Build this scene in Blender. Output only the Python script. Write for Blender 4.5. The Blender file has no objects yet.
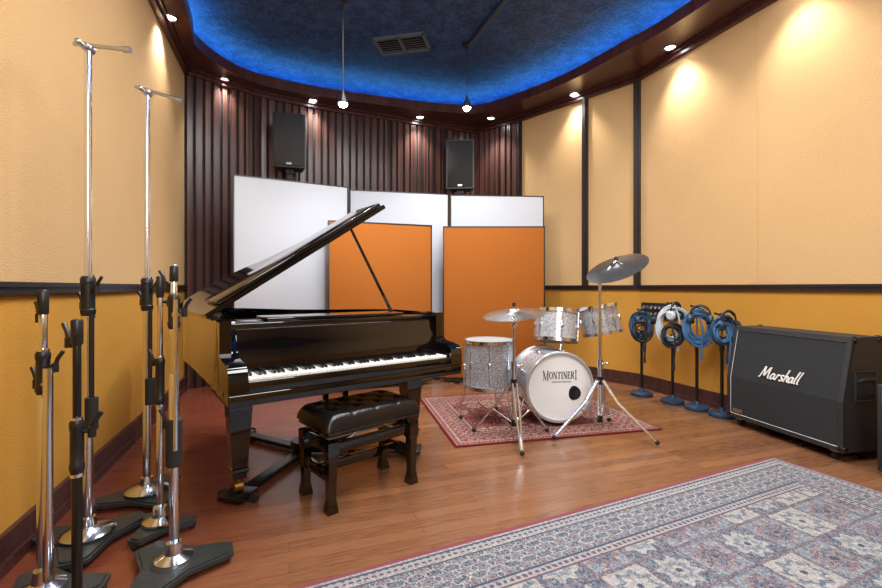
import bpy, bmesh, math, random
from mathutils import Vector, Matrix
random.seed(4)
C = bpy.context.scene.collection
PI = math.pi
F, H, CX, Y0 = 441.0, 1.15, 441.0, 287.0
S = 3.6          # soffit underside
ZC = 3.84        # upper ceiling

def G(px, py):
    d = F*H/(py-Y0); return Vector(((px-CX)/F*d, d, 0))
def at(px, py, d):
    return Vector(((px-CX)/F*d, d, H-(py-Y0)/F*d))

# ------------------------------------------------------------------ materials
def lin(c):
    out = []
    for v in c:
        v = v/255.0
        out.append(v/12.92 if v <= .04045 else ((v+.055)/1.055)**2.4)
    return (*out, 1.0)

class NT:
    def __init__(s, name):
        s.m = bpy.data.materials.new(name); s.m.use_nodes = True
        s.t = s.m.node_tree; s.b = s.t.nodes['Principled BSDF']
    def n(s, typ, **kw):
        o = s.t.nodes.new(typ)
        for k, v in kw.items(): setattr(o, k, v)
        return o
    def put(s, sock, v):
        if isinstance(v, bpy.types.NodeSocket): s.t.links.new(v, sock)
        else: sock.default_value = v
    def m_(s, op, *a):
        o = s.n('ShaderNodeMath', operation=op)
        for i, v in enumerate(a): s.put(o.inputs[i], v)
        return o.outputs[0]
    def mix(s, f, a, b):
        o = s.n('ShaderNodeMix', data_type='RGBA')
        s.put(o.inputs[0], f); s.put(o.inputs[6], a); s.put(o.inputs[7], b)
        return o.outputs[2]
    def obj(s): return s.n('ShaderNodeTexCoord').outputs['Object']
    def pos(s): return s.n('ShaderNodeNewGeometry').outputs['Position']
    def sep(s, v):
        o = s.n('ShaderNodeSeparateXYZ'); s.put(o.inputs[0], v); return o.outputs
    def noise(s, vec, scale, detail=3, out=0):
        o = s.n('ShaderNodeTexNoise'); s.put(o.inputs['Vector'], vec)
        o.inputs['Scale'].default_value = scale; o.inputs['Detail'].default_value = detail
        return o.outputs[out]
    def vor(s, vec, scale, out=0):
        o = s.n('ShaderNodeTexVoronoi'); s.put(o.inputs['Vector'], vec)
        o.inputs['Scale'].default_value = scale; return o.outputs[out]
    def ss(s, v, a, b):
        o = s.n('ShaderNodeMapRange', interpolation_type='SMOOTHSTEP')
        s.put(o.inputs[0], v); o.inputs[1].default_value = a; o.inputs[2].default_value = b
        return o.outputs[0]
    def bump(s, h, strength, dist=.01):
        o = s.n('ShaderNodeBump'); o.inputs['Strength'].default_value = strength
        o.inputs['Distance'].default_value = dist
        s.put(o.inputs['Height'], h); s.put(s.b.inputs['Normal'], o.outputs[0])
    def set(s, col=None, rough=None, metal=None, coat=None, spec=None):
        if col is not None: s.put(s.b.inputs['Base Color'], col)
        if rough is not None: s.put(s.b.inputs['Roughness'], rough)
        if metal is not None: s.put(s.b.inputs['Metallic'], metal)
        if coat is not None: s.b.inputs['Coat Weight'].default_value = coat; s.b.inputs['Coat Roughness'].default_value = .04
        if spec is not None: s.b.inputs['Specular IOR Level'].default_value = spec
        return s.m

def mat(name, c, rough=.5, metal=0.0, vary=.06, scale=30, bump=0, coat=None, spec=None):
    t = NT(name); o = t.obj()
    a = lin([max(0, v*(1-vary)) for v in c]); b = lin([min(255, v*(1+vary)) for v in c])
    nz = t.noise(o, scale)
    t.set(t.mix(nz, a, b), rough, metal, coat, spec)
    if bump: t.bump(nz, bump)
    return t.m
def emis(name, c, st):
    t = NT(name); nz = t.noise(t.obj(), 5)
    t.set(lin(c), .5)
    t.put(t.b.inputs['Emission Color'], t.mix(nz, lin(c), lin([min(255, v*1.02) for v in c])))
    t.b.inputs['Emission Strength'].default_value = st
    return t.m

M = {}
M['lacquer'] = mat('piano_lacquer', (8,8,9), .06, 0, .05, 4, coat=.7, spec=.5)
M['lidlacquer'] = mat('piano_lid_lacquer', (7,7,8), .05, 0, .05, 4, coat=.2, spec=.46)
M['black'] = mat('black_plastic', (24,24,25), .38)
M['satin'] = mat('satin_black', (15,15,16), .3, 0)
M['rubber'] = mat('rubber', (27,27,28), .75)
M['chrome'] = mat('chrome', (224,234,247), .18, 1.0, .02)
M['steel'] = mat('brushed_steel', (184,190,198), .32, 1.0, .05, 80)
M['gold'] = mat('bronze_plate', (150,110,50), .35, .8)
M['ivory'] = mat('white_key', (235,232,225), .2, 0, .01)
M['ebony'] = mat('black_key', (12,12,12), .25)
M['leather'] = mat('black_leather', (17,16,16), .3, 0, .1, 60, .15)
M['white_fabric'] = mat('white_fabric', (186,191,200), .9, 0, .02, 180, .2)
M['orange_fabric'] = mat('orange_fabric', (160,90,20), .92, 0, .07, 140, .3)
M['tolex'] = mat('black_tolex', (34,35,38), .55, 0, .2, 220, .5)
M['white'] = mat('white_enamel', (230,230,228), .4, 0, .02)
M['drumhead'] = mat('drum_head', (226,228,230), .45, 0, .01)
M['tomhead'] = mat('tom_head', (158,160,163), .5, 0, .02)
M['castgrey'] = mat('cast_base', (56,62,63), .36, .35, .12, 40, .2)
M['bluebase'] = mat('blue_cast_base', (40,66,92), .4, .3, .1, 20)
M['cab_blue'] = mat('blue_cable', (54,100,142), .45)
M['cab_white'] = mat('white_cable', (180,192,200), .5)
M['cab_black'] = mat('black_cable', (24,30,38), .5)
M['cab_navy'] = mat('navy_cable', (34,66,92), .45)
M['cymbal'] = mat('dark_cymbal', (86,84,84), .32, .9, .15, 12)
M['cymbal2'] = mat('pale_cymbal', (170,166,160), .25, .95, .1, 12)
M['hoopgrey'] = mat('pale_hoop', (186,188,190), .25, .5)
M['duct'] = mat('vent_metal', (92,104,120), .5, 0)
M['pipe'] = mat('conduit_paint', (60,68,80), .5, 0)
M['rail'] = mat('dark_rail', (40,32,33), .35, 0, .15, 12)
M['lamp'] = emis('lamp_glow', (240,246,255), 60)
M['led'] = emis('blue_strip', (78,168,244), 20)

def wood_dark(name, c1, c2, rough, zs=.5):
    t = NT(name); p = t.pos()
    mp = t.n('ShaderNodeMapping'); t.put(mp.inputs[0], p); mp.inputs['Scale'].default_value = (9, 9, zs)
    nz = t.noise(mp.outputs[0], 3, 5)
    t.set(t.mix(t.ss(nz, .3, .7), lin(c1), lin(c2)), rough)
    t.bump(nz, .05); return t.m
M['slat'] = wood_dark('slat_wood', (48,29,26), (98,64,56), .28, .03)
M['groove'] = mat('slat_groove', (16,11,11), .7)
M['soffit'] = wood_dark('soffit_wood', (60,32,32), (80,46,44), .3)
M['base'] = wood_dark('baseboard_wood', (58,34,32), (78,48,44), .35)

t = NT('wall_cloth'); p = t.pos(); z = t.sep(p)[2]
fz = t.m_('GREATER_THAN', z, 1.15)
n1 = t.noise(p, 2.2, 4); n2 = t.noise(p, 140, 2)
up = t.mix(n1, lin((205,168,119)), lin((213,177,129))); lo = t.mix(n1, lin((194,138,52)), lin((207,152,66)))
c = t.mix(fz, lo, up); c = t.mix(t.m_('MULTIPLY', n2, .22), c, lin((122,92,52)))
t.set(c, .9, spec=.2); t.bump(n2, .4); M['wall'] = t.m

t = NT('crushed_velvet'); p = t.pos(); n1 = t.noise(p, 9, 6); n2 = t.noise(p, 30, 5)
k = t.ss(t.m_('ADD', t.m_('MULTIPLY', n1, .5), t.m_('MULTIPLY', n2, .5)), .36, .66)
t.set(t.mix(k, lin((18,42,84)), lin((50,84,136))), .6); t.bump(n2, .6, .02); M['velvet'] = t.m

t = NT('floor_boards'); p = t.pos()
mp = t.n('ShaderNodeMapping'); t.put(mp.inputs[0], p); mp.inputs['Rotation'].default_value = (0,0,-math.radians(19))
br = t.n('ShaderNodeTexBrick'); t.put(br.inputs['Vector'], mp.outputs[0]); br.offset = .37
br.inputs['Color1'].default_value = lin((134,92,64)); br.inputs['Color2'].default_value = lin((102,67,45))
br.inputs['Mortar'].default_value = lin((80,51,34)); br.inputs['Scale'].default_value = 1
br.inputs['Mortar Size'].default_value = .0013; br.inputs['Brick Width'].default_value = .95; br.inputs['Row Height'].default_value = .075
mp2 = t.n('ShaderNodeMapping'); t.put(mp2.inputs[0], mp.outputs[0]); mp2.inputs['Scale'].default_value = (1.2, 16, 1)
gr = t.noise(mp2.outputs[0], 6, 8)
c = t.mix(t.m_('MULTIPLY', t.ss(gr, .38, .7), .6), br.outputs[0], lin((140,98,68)))
c = t.mix(t.m_('MULTIPLY', t.ss(t.noise(mp2.outputs[0], 13, 6), .5, .75), .35), c, lin((84,52,34)))
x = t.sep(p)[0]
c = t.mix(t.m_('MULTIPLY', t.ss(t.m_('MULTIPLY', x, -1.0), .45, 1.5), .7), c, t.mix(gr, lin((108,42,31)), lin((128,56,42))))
t.set(c, t.m_('ADD', .14, t.m_('MULTIPLY', gr, .16))); t.bump(gr, .06); M['floor'] = t.m

t = NT('silver_sparkle'); o = t.obj(); v = t.vor(o, 260, 1)
s_ = t.sep(v)[0]
t.set(t.mix(t.ss(s_, .15, .9), lin((120,126,134)), lin((226,232,240))), .25, .3, coat=.7); M['sparkle'] = t.m

def rug_mat(name, W, D, ground, dark, light, red, edge, fs=.30, bs=.105, k=1.0, soft=.08, vs=62):
    ground, dark, light, red, edge = [lin(q) for q in (ground, dark, light, red, edge)]
    t = NT(name); o = t.obj(); xs = t.sep(o); x, y = xs[0], xs[1]
    d = t.m_('MINIMUM', t.m_('MINIMUM', x, t.m_('SUBTRACT', W, x)), t.m_('MINIMUM', y, t.m_('SUBTRACT', D, y)))
    wob = t.m_('MULTIPLY', t.m_('SUBTRACT', t.noise(o, 34, 4), .5), .022)
    x = t.m_('ADD', x, wob); y = t.m_('SUBTRACT', y, wob)
    def cell(sx, sy, ox=0, oy=0):
        fx = t.m_('SUBTRACT', t.m_('FRACT', t.m_('ADD', t.m_('DIVIDE', x, sx), ox)), .5)
        fy = t.m_('SUBTRACT', t.m_('FRACT', t.m_('ADD', t.m_('DIVIDE', y, sy), oy)), .5)
        r = t.m_('SQRT', t.m_('ADD', t.m_('MULTIPLY', fx, fx), t.m_('MULTIPLY', fy, fy)))
        return fx, fy, r, t.m_('ARCTAN2', fy, fx)
    def lt(a, b): return t.m_('LESS_THAN', a, b)
    def petal(r, th, n, amp): return t.m_('MULTIPLY', r, t.m_('ADD', 1.0, t.m_('MULTIPLY', t.m_('COSINE', t.m_('MULTIPLY', th, n)), amp)))
    vo = t.vor(o, vs); voc = t.sep(t.vor(o, vs, 1))[0]
    vo2 = t.vor(o, vs*1.8); voc2 = t.sep(t.vor(o, vs*1.8, 1))[1]
    sc = t.mix(lt(vo, .5), ground, t.mix(t.m_('GREATER_THAN', voc, .38), t.mix(t.m_('GREATER_THAN', voc, .66), light, red), dark))
    sc = t.mix(t.m_('MULTIPLY', lt(vo2, .4), .85), sc, t.mix(t.m_('GREATER_THAN', voc2, .5), dark, light))
    fx, fy, r, th = cell(fs, fs)
    pr = petal(r, th, 8.0, .16)
    ix = t.m_('FLOOR', t.m_('DIVIDE', x, fs)); iy = t.m_('FLOOR', t.m_('DIVIDE', y, fs))
    # a pseudo-random number for every compartment
    h = t.m_('FRACT', t.m_('MULTIPLY', t.m_('SINE', t.m_('ADD', t.m_('MULTIPLY', ix, 12.99), t.m_('MULTIPLY', iy, 78.23))), 437.5))
    k1 = t.m_('GREATER_THAN', h, .33); k2 = t.m_('GREATER_THAN', h, .66)
    f = t.mix(k1, t.mix(.5, sc, light), t.mix(k2, t.mix(.45, sc, dark), t.mix(.5, sc, ground)))
    f = t.mix(lt(pr, .36), f, t.mix(.5, sc, t.mix(k1, t.mix(.5, dark, ground), t.mix(k2, light, red))))
    f = t.mix(lt(pr, .25), f, t.mix(.5, sc, t.mix(k1, light, t.mix(k2, ground, dark))))
    f = t.mix(lt(pr, .13), f, t.mix(.5, sc, t.mix(k2, light, red))); f = t.mix(lt(pr, .06), f, dark)
    mx = t.m_('MAXIMUM', t.m_('ABSOLUTE', fx), t.m_('ABSOLUTE', fy))
    f = t.mix(t.m_('GREATER_THAN', mx, .455), f, t.mix(.4, t.mix(.45, dark, red), sc))
    bx, by, r2, th2 = cell(bs, bs, .1, .1)
    p2 = petal(r2, th2, 6.0, .25)
    b = t.mix(.5, sc, dark)
    b = t.mix(lt(p2, .42), b, t.mix(.6, sc, light)); b = t.mix(lt(p2, .32), b, t.mix(.5, sc, t.mix(.4, dark, red))); b = t.mix(lt(p2, .2), b, ground); b = t.mix(lt(p2, .1), b, red)
    cx_, cy_, r3, th3 = cell(.03, .03)
    g = t.mix(lt(r3, .33), t.mix(.55, light, ground), t.mix(.4, dark, red))
    col = f
    for lim, cc in ((.345, t.mix(.5, dark, red)), (.335, g), (.305, t.mix(.3, sc, light)), (.295, dark), (.283, b), (.105, dark), (.097, t.mix(.4, sc, light)), (.078, g), (.048, dark), (.038, t.mix(.4, sc, light)), (.026, edge)):
        col = t.mix(lt(d, lim*k), col, cc)
    col = t.mix(soft, col, ground)
    col = t.mix(t.m_('MULTIPLY', t.noise(o, 3, 4), .22), col, ground)
    t.set(col, .95, spec=.1); t.bump(t.noise(o, 300, 2), .4); return t.m
M['rug_big'] = rug_mat('rug_blue_grey', 3.3, 2.5, (118,127,138), (46,55,78), (182,175,164), (124,66,66), (124,38,42), .22, .08, 1.0, .1, 84)
M['rug_small'] = rug_mat('rug_red', 1.73, 1.42, (130,64,58), (50,38,56), (196,174,158), (124,34,34), (108,28,32), .18, .075, .75, .02, 80)

# ------------------------------------------------------------------ mesh builder
class MB:
    def __init__(s): s.bm = bmesh.new()
    def box(s, c, size, R=None, bev=0, seg=2):
        r = bmesh.ops.create_cube(s.bm, size=1)
        vs = r['verts']
        mt = Matrix.Translation(Vector(c)) @ (R.to_4x4() if R else Matrix()) @ Matrix.Diagonal((*size, 1))
        bmesh.ops.transform(s.bm, matrix=mt, verts=vs)
        if bev:
            es = list({e for v in vs for e in v.link_edges})
            bmesh.ops.bevel(s.bm, geom=es, offset=bev, segments=seg, affect='EDGES', profile=.5)
        return s
    def bb(s, x0, x1, y0, y1, z0, z1, bev=0, seg=2):
        return s.box(((x0+x1)/2, (y0+y1)/2, (z0+z1)/2), (abs(x1-x0), abs(y1-y0), abs(z1-z0)), None, bev, seg)
    def cyl(s, p0, p1, r0, r1=None, n=16):
        p0, p1 = Vector(p0), Vector(p1); r1 = r0 if r1 is None else r1
        d = p1-p0; q = d.to_track_quat('Z', 'Y').to_matrix().to_4x4()
        bmesh.ops.create_cone(s.bm, cap_ends=True, segments=n, radius1=r0, radius2=max(r1, 1e-5), depth=d.length,
                              matrix=Matrix.Translation((p0+p1)/2) @ q)
        return s
    def tube(s, pts, r, n=8, closed=False):
        pts = [Vector(p) for p in pts]; N = len(pts); rings = []
        up = None
        for i, p in enumerate(pts):
            a = pts[i-1] if (i > 0 or closed) else p
            b = pts[(i+1) % N] if (i < N-1 or closed) else p
            tn = (b-a).normalized()
            if up is None:
                up = tn.cross(Vector((0,0,1)) if abs(tn.z) < .9 else Vector((1,0,0))).normalized()
            up = (up - tn*up.dot(tn)).normalized(); sd = tn.cross(up)
            rings.append([s.bm.verts.new(p + (up*math.cos(2*PI*k/n)+sd*math.sin(2*PI*k/n))*r) for k in range(n)])
        for i in range(N if closed else N-1):
            a, b = rings[i], rings[(i+1) % N]
            for k in range(n): s.bm.faces.new((a[k], a[(k+1) % n], b[(k+1) % n], b[k]))
        if not closed:
            s.bm.faces.new(rings[0][::-1]); s.bm.faces.new(rings[-1])
        return s
    def lathe(s, prof, n=32, mt=None, cap=True):
        mt = mt or Matrix(); rings = []
        for r, z in prof:
            if r < 1e-6: rings.append([s.bm.verts.new(mt @ Vector((0,0,z)))])
            else: rings.append([s.bm.verts.new(mt @ Vector((r*math.cos(2*PI*k/n), r*math.sin(2*PI*k/n), z))) for k in range(n)])
        for a, b in zip(rings, rings[1:]):
            for k in range(n):
                l = (k+1) % n
                if len(a) == 1 and len(b) == 1: continue
                if len(a) == 1: s.bm.faces.new((a[0], b[k], b[l]))
                elif len(b) == 1: s.bm.faces.new((a[k], a[l], b[0]))
                else: s.bm.faces.new((a[k], a[l], b[l], b[k]))
        if cap:
            if len(rings[0]) > 1: s.bm.faces.new(rings[0][::-1])
            if len(rings[-1]) > 1: s.bm.faces.new(rings[-1])
        return s
    def prism(s, poly, z0, z1, mt=None):
        mt = mt or Matrix()
        a = [s.bm.verts.new(mt @ Vector((p[0], p[1], z0))) for p in poly]
        b = [s.bm.verts.new(mt @ Vector((p[0], p[1], z1))) for p in poly]
        n = len(poly)
        s.bm.faces.new(a[::-1]); s.bm.faces.new(b)
        for k in range(n): s.bm.faces.new((a[k], a[(k+1) % n], b[(k+1) % n], b[k]))
        return s
    def ball(s, c, r, u=16, sc=(1,1,1)):
        bmesh.ops.create_uvsphere(s.bm, u_segments=u, v_segments=u//2, radius=r, matrix=Matrix.Translation(Vector(c)) @ Matrix.Diagonal((*sc, 1)))
        return s
    def build(s, name, m, parent=None, ang=35, label=None):
        bmesh.ops.recalc_face_normals(s.bm, faces=s.bm.faces)
        me = bpy.data.meshes.new(name); s.bm.to_mesh(me); s.bm.free()
        me.shade_smooth(); me.set_sharp_from_angle(angle=math.radians(ang))
        me.materials.append(M[m] if isinstance(m, str) else m)
        o = bpy.data.objects.new(name, me); C.objects.link(o); o.parent = parent
        if label: o['label'] = label
        return o

def tag(o, label, cat, group=None, kind=None):
    o['label'] = label; o['category'] = cat
    if group: o['group'] = group
    if kind: o['kind'] = kind
    return o
def thing(name, label, cat, loc=(0,0,0), rotz=0, group=None):
    o = bpy.data.objects.new(name, None); C.objects.link(o); o.empty_display_size = .1
    o.location = loc; o.rotation_euler = (0,0,rotz); tag(o, label, cat, group); return o
def struct(mb, name, m):
    o = mb.build(name, m, None, 30); o['kind'] = 'structure'; return o
def dup(o, parent, loc=None, rot=None):
    c = o.copy(); C.objects.link(c); c.parent = parent
    if loc is not None: c.location = loc
    if rot is not None: c.rotation_euler = rot
    return c
def text(name, body, size, mt, m, parent, shear=0, offset=0, spacing=1):
    cu = bpy.data.curves.new(name, 'FONT'); cu.body = body; cu.size = size; cu.align_x = 'CENTER'; cu.align_y = 'CENTER'
    cu.shear = shear; cu.extrude = .0008; cu.offset = offset; cu.space_character = spacing
    tmp = bpy.data.objects.new(name+'_tmp', cu); C.objects.link(tmp)
    bpy.context.view_layer.update()
    dg = bpy.context.evaluated_depsgraph_get()
    me = bpy.data.meshes.new_from_object(tmp.evaluated_get(dg))
    bpy.data.objects.remove(tmp)
    me.transform(mt); me.materials.clear(); me.materials.append(M[m])
    o = bpy.data.objects.new(name, me); C.objects.link(o); o.parent = parent
    return o
def catmull(P, n=8):
    P = [Vector(p) for p in P]; out = []
    Q = [P[0]*2-P[1]] + P + [P[-1]*2-P[-2]]
    for i in range(1, len(Q)-2):
        for k in range(n):
            u = k/n; a, b, c, d = Q[i-1], Q[i], Q[i+1], Q[i+2]
            out.append(.5*((2*b)+(c-a)*u+(2*a-5*b+4*c-d)*u*u+(3*b-a-3*c+d)*u**3))
    out.append(P[-1]); return out

# ------------------------------------------------------------------ room
A = Vector((-2.88,4.95)); B0 = Vector((-2.29,5.57)); B1 = Vector((-1.45,6.04)); B2 = Vector((.53,6.88)); D_ = Vector((1.116,6.39)); E = Vector((2.30,5.10))
LF = A + 6.45*Vector((.347,-1)); RF = E + 6.6*Vector((.345,-1))
CEN = Vector((.3,3))
def sbox(mb, p, q, o0, o1, z0, z1):
    d = (q-p).normalized(); nrm = Vector((-d.y, d.x))
    if nrm.dot(CEN-p) < 0: nrm = -nrm
    pts = [p+nrm*o0, q+nrm*o0, q+nrm*o1, p+nrm*o1]
    mb.prism([(v.x, v.y) for v in pts], z0, z1)
mb = MB(); outer = [LF, A, B0, B1, B2, D_, E, RF]
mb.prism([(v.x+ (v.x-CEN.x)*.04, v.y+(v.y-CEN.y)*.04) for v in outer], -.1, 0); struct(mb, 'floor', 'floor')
mb = MB(); sbox(mb, LF, A, -.12, 0, 0, ZC); struct(mb, 'wall_left', 'wall')
mb = MB(); sbox(mb, E, RF, -.12, 0, 0, ZC); struct(mb, 'wall_right', 'wall')
mb = MB(); sbox(mb, D_, E, -.12, 0, 0, ZC); struct(mb, 'wall_corner', 'wall')
mb = MB(); sbox(mb, LF, RF, -.12, 0, 0, ZC); struct(mb, 'wall_front', 'wall')
ti = 20
for nm, p, q in (('back_left',A,B0),('back_bend',B0,B1),('back',B1,B2),('back_right',B2,D_)):
    mb = MB(); sbox(mb, p, q, -.12, 0, 0, ZC); struct(mb, 'wall_'+nm, 'groove')
    mb = MB(); L = (q-p).length; n = max(2, round(L/.1)); d = (q-p)/n
    for k in range(n):
        w = .36 if k % 2 else .29
        sbox(mb, p+d*(k+.5-w), p+d*(k+.5+w), 0, .026, 0, S)
    struct(mb, 'trim_%d' % ti, 'slat'); ti += 1
for i, (p, q) in enumerate(((LF,A),(D_,E),(E,RF))):
    mb = MB(); sbox(mb, p, q, 0, .028, 1.118, 1.172); sbox(mb, p, q, 0, .04, 1.15, 1.165); struct(mb, 'trim_%d' % (i+1), 'rail')
for nm, p, q in (('left',LF,A),('corner',D_,E),('right',E,RF)):
    mb = MB(); sbox(mb, p, q, 0, .022, 0, .15); sbox(mb, p, q, 0, .035, 0, .05); struct(mb, 'baseboard_'+nm, 'base')
dd = (E-D_).normalized()
for i, s0 in enumerate((.0, (Vector((1.815,5.63))-D_).length, (E-D_).length-.06)):
    mb = MB(); sbox(mb, D_+dd*s0, D_+dd*(s0+.075), 0, .035, 1.17, S); sbox(mb, D_+dd*(s0+.02), D_+dd*(s0+.055), 0, .05, 1.17, S); struct(mb, 'trim_%d' % (i+4), 'rail')
dr = Vector((.345,-1)); mb = MB(); sbox(mb, E+dr*1.272, E+dr*1.282, 0, .004, 1.17, S); struct(mb, 'trim_10', 'wall')
mb = MB()
for p, q in zip(outer, outer[1:]): sbox(mb, p, q, 0, .05, S-.07, S); sbox(mb, p, q, 0, .08, S-.03, S)
struct(mb, 'trim_7', 'soffit')
# soffit ring with an upstand lip added to block LED spill, sampled by angle
inn = [(-1.0,-.6),(-1.25,1.2),(-2.16,3.765),(-2.37,4.29),(-2.2,4.93),(-1.69,5.297),(-.53,5.717),(.2,5.9),(.5,5.9),(.78,5.717),(1.375,5.10),(1.79,4.41),(2.126,3.765),(3.0,1.2),(3.3,-.6)]
inn = [Vector((p[0]*1.045,p[1]*1.045)) for p in catmull([(a,b,0) for a,b in inn], 6)]
c0 = Vector((.3,2.4))
def ray(poly, a):
    d = Vector((math.cos(a), math.sin(a))); best = None
    for i in range(len(poly)):
        p, q = poly[i], poly[(i+1) % len(poly)]; e = q-p
        den = d.x*e.y-d.y*e.x
        if abs(den) < 1e-9: continue
        w = p-c0; tt = (w.x*e.y-w.y*e.x)/den; u = (w.x*d.y-w.y*d.x)/den
        if tt > 0 and -1e-6 <= u <= 1+1e-6 and (best is None or tt < best): best = tt
    return best
angs = [2*PI*k/180 for k in range(180)] + [math.atan2((v-c0).y, (v-c0).x) % (2*PI) for v in outer]
angs.sort()
mb = MB(); bm = mb.bm; rows = []
led = []
for a in angs:
    d = Vector((math.cos(a), math.sin(a))); ro = ray(outer, a)+.04; ri = min(ray(inn, a), ro-.14)
    prof = [(ro,S),(ri+.04,S),(ri+.04,S-.015),(ri,S-.015),(ri,S+.10),(ri+.015,S+.10),(ri+.02,S+.01),(ro,S+.01)]
    rows.append([bm.verts.new(((c0+d*r_).x, (c0+d*r_).y, z_)) for r_, z_ in prof])
    pm = c0+d*(ri+min(.2, (ro-ri)*.55)); led.append((pm.x, pm.y, S+.048))
for i in range(len(rows)):
    a, b = rows[i], rows[(i+1) % len(rows)]
    for k in range(8): bm.faces.new((a[k], b[k], b[(k+1) % 8], a[(k+1) % 8]))
struct(mb, 'trim_8', 'soffit')
mb = MB(); mb.tube(led, .035, 8, True); struct(mb, 'trim_9', 'led')  # glowing blue LED tube, unseen on top of the soffit, lights the cove
mb = MB(); mb.prism([(v.x+(v.x-CEN.x)*.04, v.y+(v.y-CEN.y)*.04) for v in outer], ZC, ZC+.1); struct(mb, 'ceiling', 'velvet')

# ------------------------------------------------------------------ lamps
def lamp(kind, name, loc, energy, color=(1,1,1), target=None, **kw):
    l = bpy.data.lights.new(name, kind); l.energy = energy; l.color = color
    for k, v in kw.items(): setattr(l, k, v)
    o = bpy.data.objects.new(name, l); C.objects.link(o); o.location = loc
    if target is not None: o.rotation_euler = (Vector(target)-Vector(loc)).to_track_quat('-Z','Y').to_euler()
    return o
def downlight(px, py, label, tgt, e=112):
    d = F*(S-H)/(Y0-py); x = (px-CX)/F*d
    r = thing('recessed_spotlight', label, 'ceiling light', (x, d, S), 0, 'recessed spotlights in the dark soffit')
    MB().lathe([(.045,0),(.062,0),(.062,-.012),(.05,-.014),(.045,-.006)], 24, cap=False).build('trim_ring', 'steel', r)
    MB().lathe([(.0,-.004),(.044,-.004),(.044,-.001),(0,-.001)], 24, cap=False).build('lens', 'lamp', r)
    lamp('SPOT', 'spot_lamp', (x, d, S-.035), e, (1,.95,.87), target=tgt, spot_size=math.radians(96), spot_blend=1.0, shadow_soft_size=.05)
downlight(170, 17, 'small bright recessed spotlight in the soffit above the left tan wall', (-2.7,3.9,1.0))
downlight(224, 79, 'small recessed spotlight in the soffit at the left end of the dark slatted wall', (-2.5,5.4,1.2))
downlight(313, 100, 'small recessed spotlight in the soffit right of the loudspeaker above the leftmost white panel', (-1.6,5.9,1.0))
downlight(420, 117, 'small recessed spotlight in the soffit left of the loudspeaker over the orange panels', (-.3,6.4,1))
downlight(491, 118, 'small recessed spotlight in the soffit at the right end of the slatted wall', (.8,6.4,1))
downlight(574, 94, 'small recessed spotlight in the soffit beside the upper end of the dark wall batten', (1.7,5.5,1.0))
downlight(670, 47, 'small recessed spotlight in the soffit above the wide tan right wall', (2.5,4.3,1.0))
downlight(785, -30, 'recessed spotlight just above the upper right edge of the photo', (2.85,3.3,1.0), 85)
def pendant(px, py, d, label, tgt):
    p = at(px, py, d)
    r = thing('pendant_lamp', label, 'hanging lamp', (p.x, p.y, p.z))
    MB().cyl((0,0,.1), (0,0,ZC-p.z-.02), .005, n=8).build('cord', 'black', r)
    MB().lathe([(0,ZC-p.z),(.05,ZC-p.z),(.05,ZC-p.z-.02),(.02,ZC-p.z-.035),(0,ZC-p.z-.035)], 20, cap=False).build('ceiling_rose', 'black', r)
    MB().lathe([(.012,.13),(.016,.1),(.05,.03),(.052,0),(.046,0),(.044,.028),(.012,.09)], 24, cap=False).build('shade', 'black', r)
    MB().ball((0,0,.008), .042).build('bulb', 'lamp', r)
    lamp('SPOT', 'pendant_spot', (p.x, p.y, p.z-.05), 80, (.96,.98,1), target=tgt, spot_size=math.radians(140), spot_blend=1.0, shadow_soft_size=.05)
pendant(343, 104, 4.1, 'lit hanging lamp on a thin cord above the piano lid', (-.9,4.4,0))
pendant(467, 108, 4.9, 'lit hanging lamp on a thin cord in front of the loudspeaker over the orange panels', (.3,4.9,0))
mb = MB(); a, b = at(470,45,F*(ZC-.03-H)/242), at(512,-8,F*(ZC-.03-H)/295)
mb.cyl((a.x,a.y,ZC-.03), (b.x,b.y,ZC-.03), .022, n=10); mb.ball((a.x,a.y,ZC-.03), .026)
tag(mb.build('ceiling_conduit', 'pipe'), 'dark metal conduit running across the dark blue ceiling', 'conduit')
lamp('AREA', 'room_fill', (.7,1.6,3.5), 132, (1,.985,.97), target=(.7,1.6,0), shape='RECTANGLE', size=1.8, size_y=1.8)
lamp('AREA', 'room_fill_rear', (1.2,-1.0,2.6), 82, (1,.985,.98), target=(.2,4,1.2), shape='RECTANGLE', size=1.8, size_y=1.0)
lamp('AREA', 'room_fill_centre', (.1,3.3,3.76), 90, (1,.985,.97), target=(.1,3.45,0), shape='RECTANGLE', size=2.2, size_y=1.0)
# vent
vr = thing('ceiling_vent', 'dark rectangular air vent with slats in the dark ceiling', 'air vent', (-.43,F*(ZC-H)/244,ZC), math.radians(-12))
MB().bb(-.27,.27,-.15,.15,-.004,0).build('backing', 'ebony', vr)
mb = MB()
for x0,x1,y0,y1 in ((-.29,.29,-.17,-.14),(-.29,.29,.14,.17),(-.29,-.26,-.17,.17),(.26,.29,-.17,.17),(-.015,.015,-.17,.17)): mb.bb(x0,x1,y0,y1,-.03,0)
mb.build('frame', 'duct', vr)
sl = MB().box((0,0,0), (.52,.02,.004), Matrix.Rotation(.6,3,'X')).build('slat', 'duct', vr); sl.location = (0,-.105,-.016)
for k in range(1,6): dup(sl, vr, (0,-.105+.042*k,-.016))

# ------------------------------------------------------------------ wall panel box
pw = Vector((2.30,5.10))+.275*Vector((.345,-1)); ang = math.atan2(-1,.345)
wp = thing('connection_panel', 'black wall socket panel on the mustard wall behind the cable stands', 'wall panel', (pw.x,pw.y,.89), ang)
MB().bb(-.24,.24,-.03,0,-.085,.085,.006).build('plate', 'black', wp)
sk = MB().lathe([(.018,0),(.018,.008),(.012,.01),(.012,.002),(0,.002)], 16, Matrix.Rotation(PI/2,4,'X'), cap=False).build('socket', 'steel', wp); sk.location = (-.2,-.03,.035)
for r_ in range(2):
    for k in range(8):
        if r_ or k: dup(sk, wp, (-.2+.057*k, -.03, .035-.07*r_))

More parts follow.
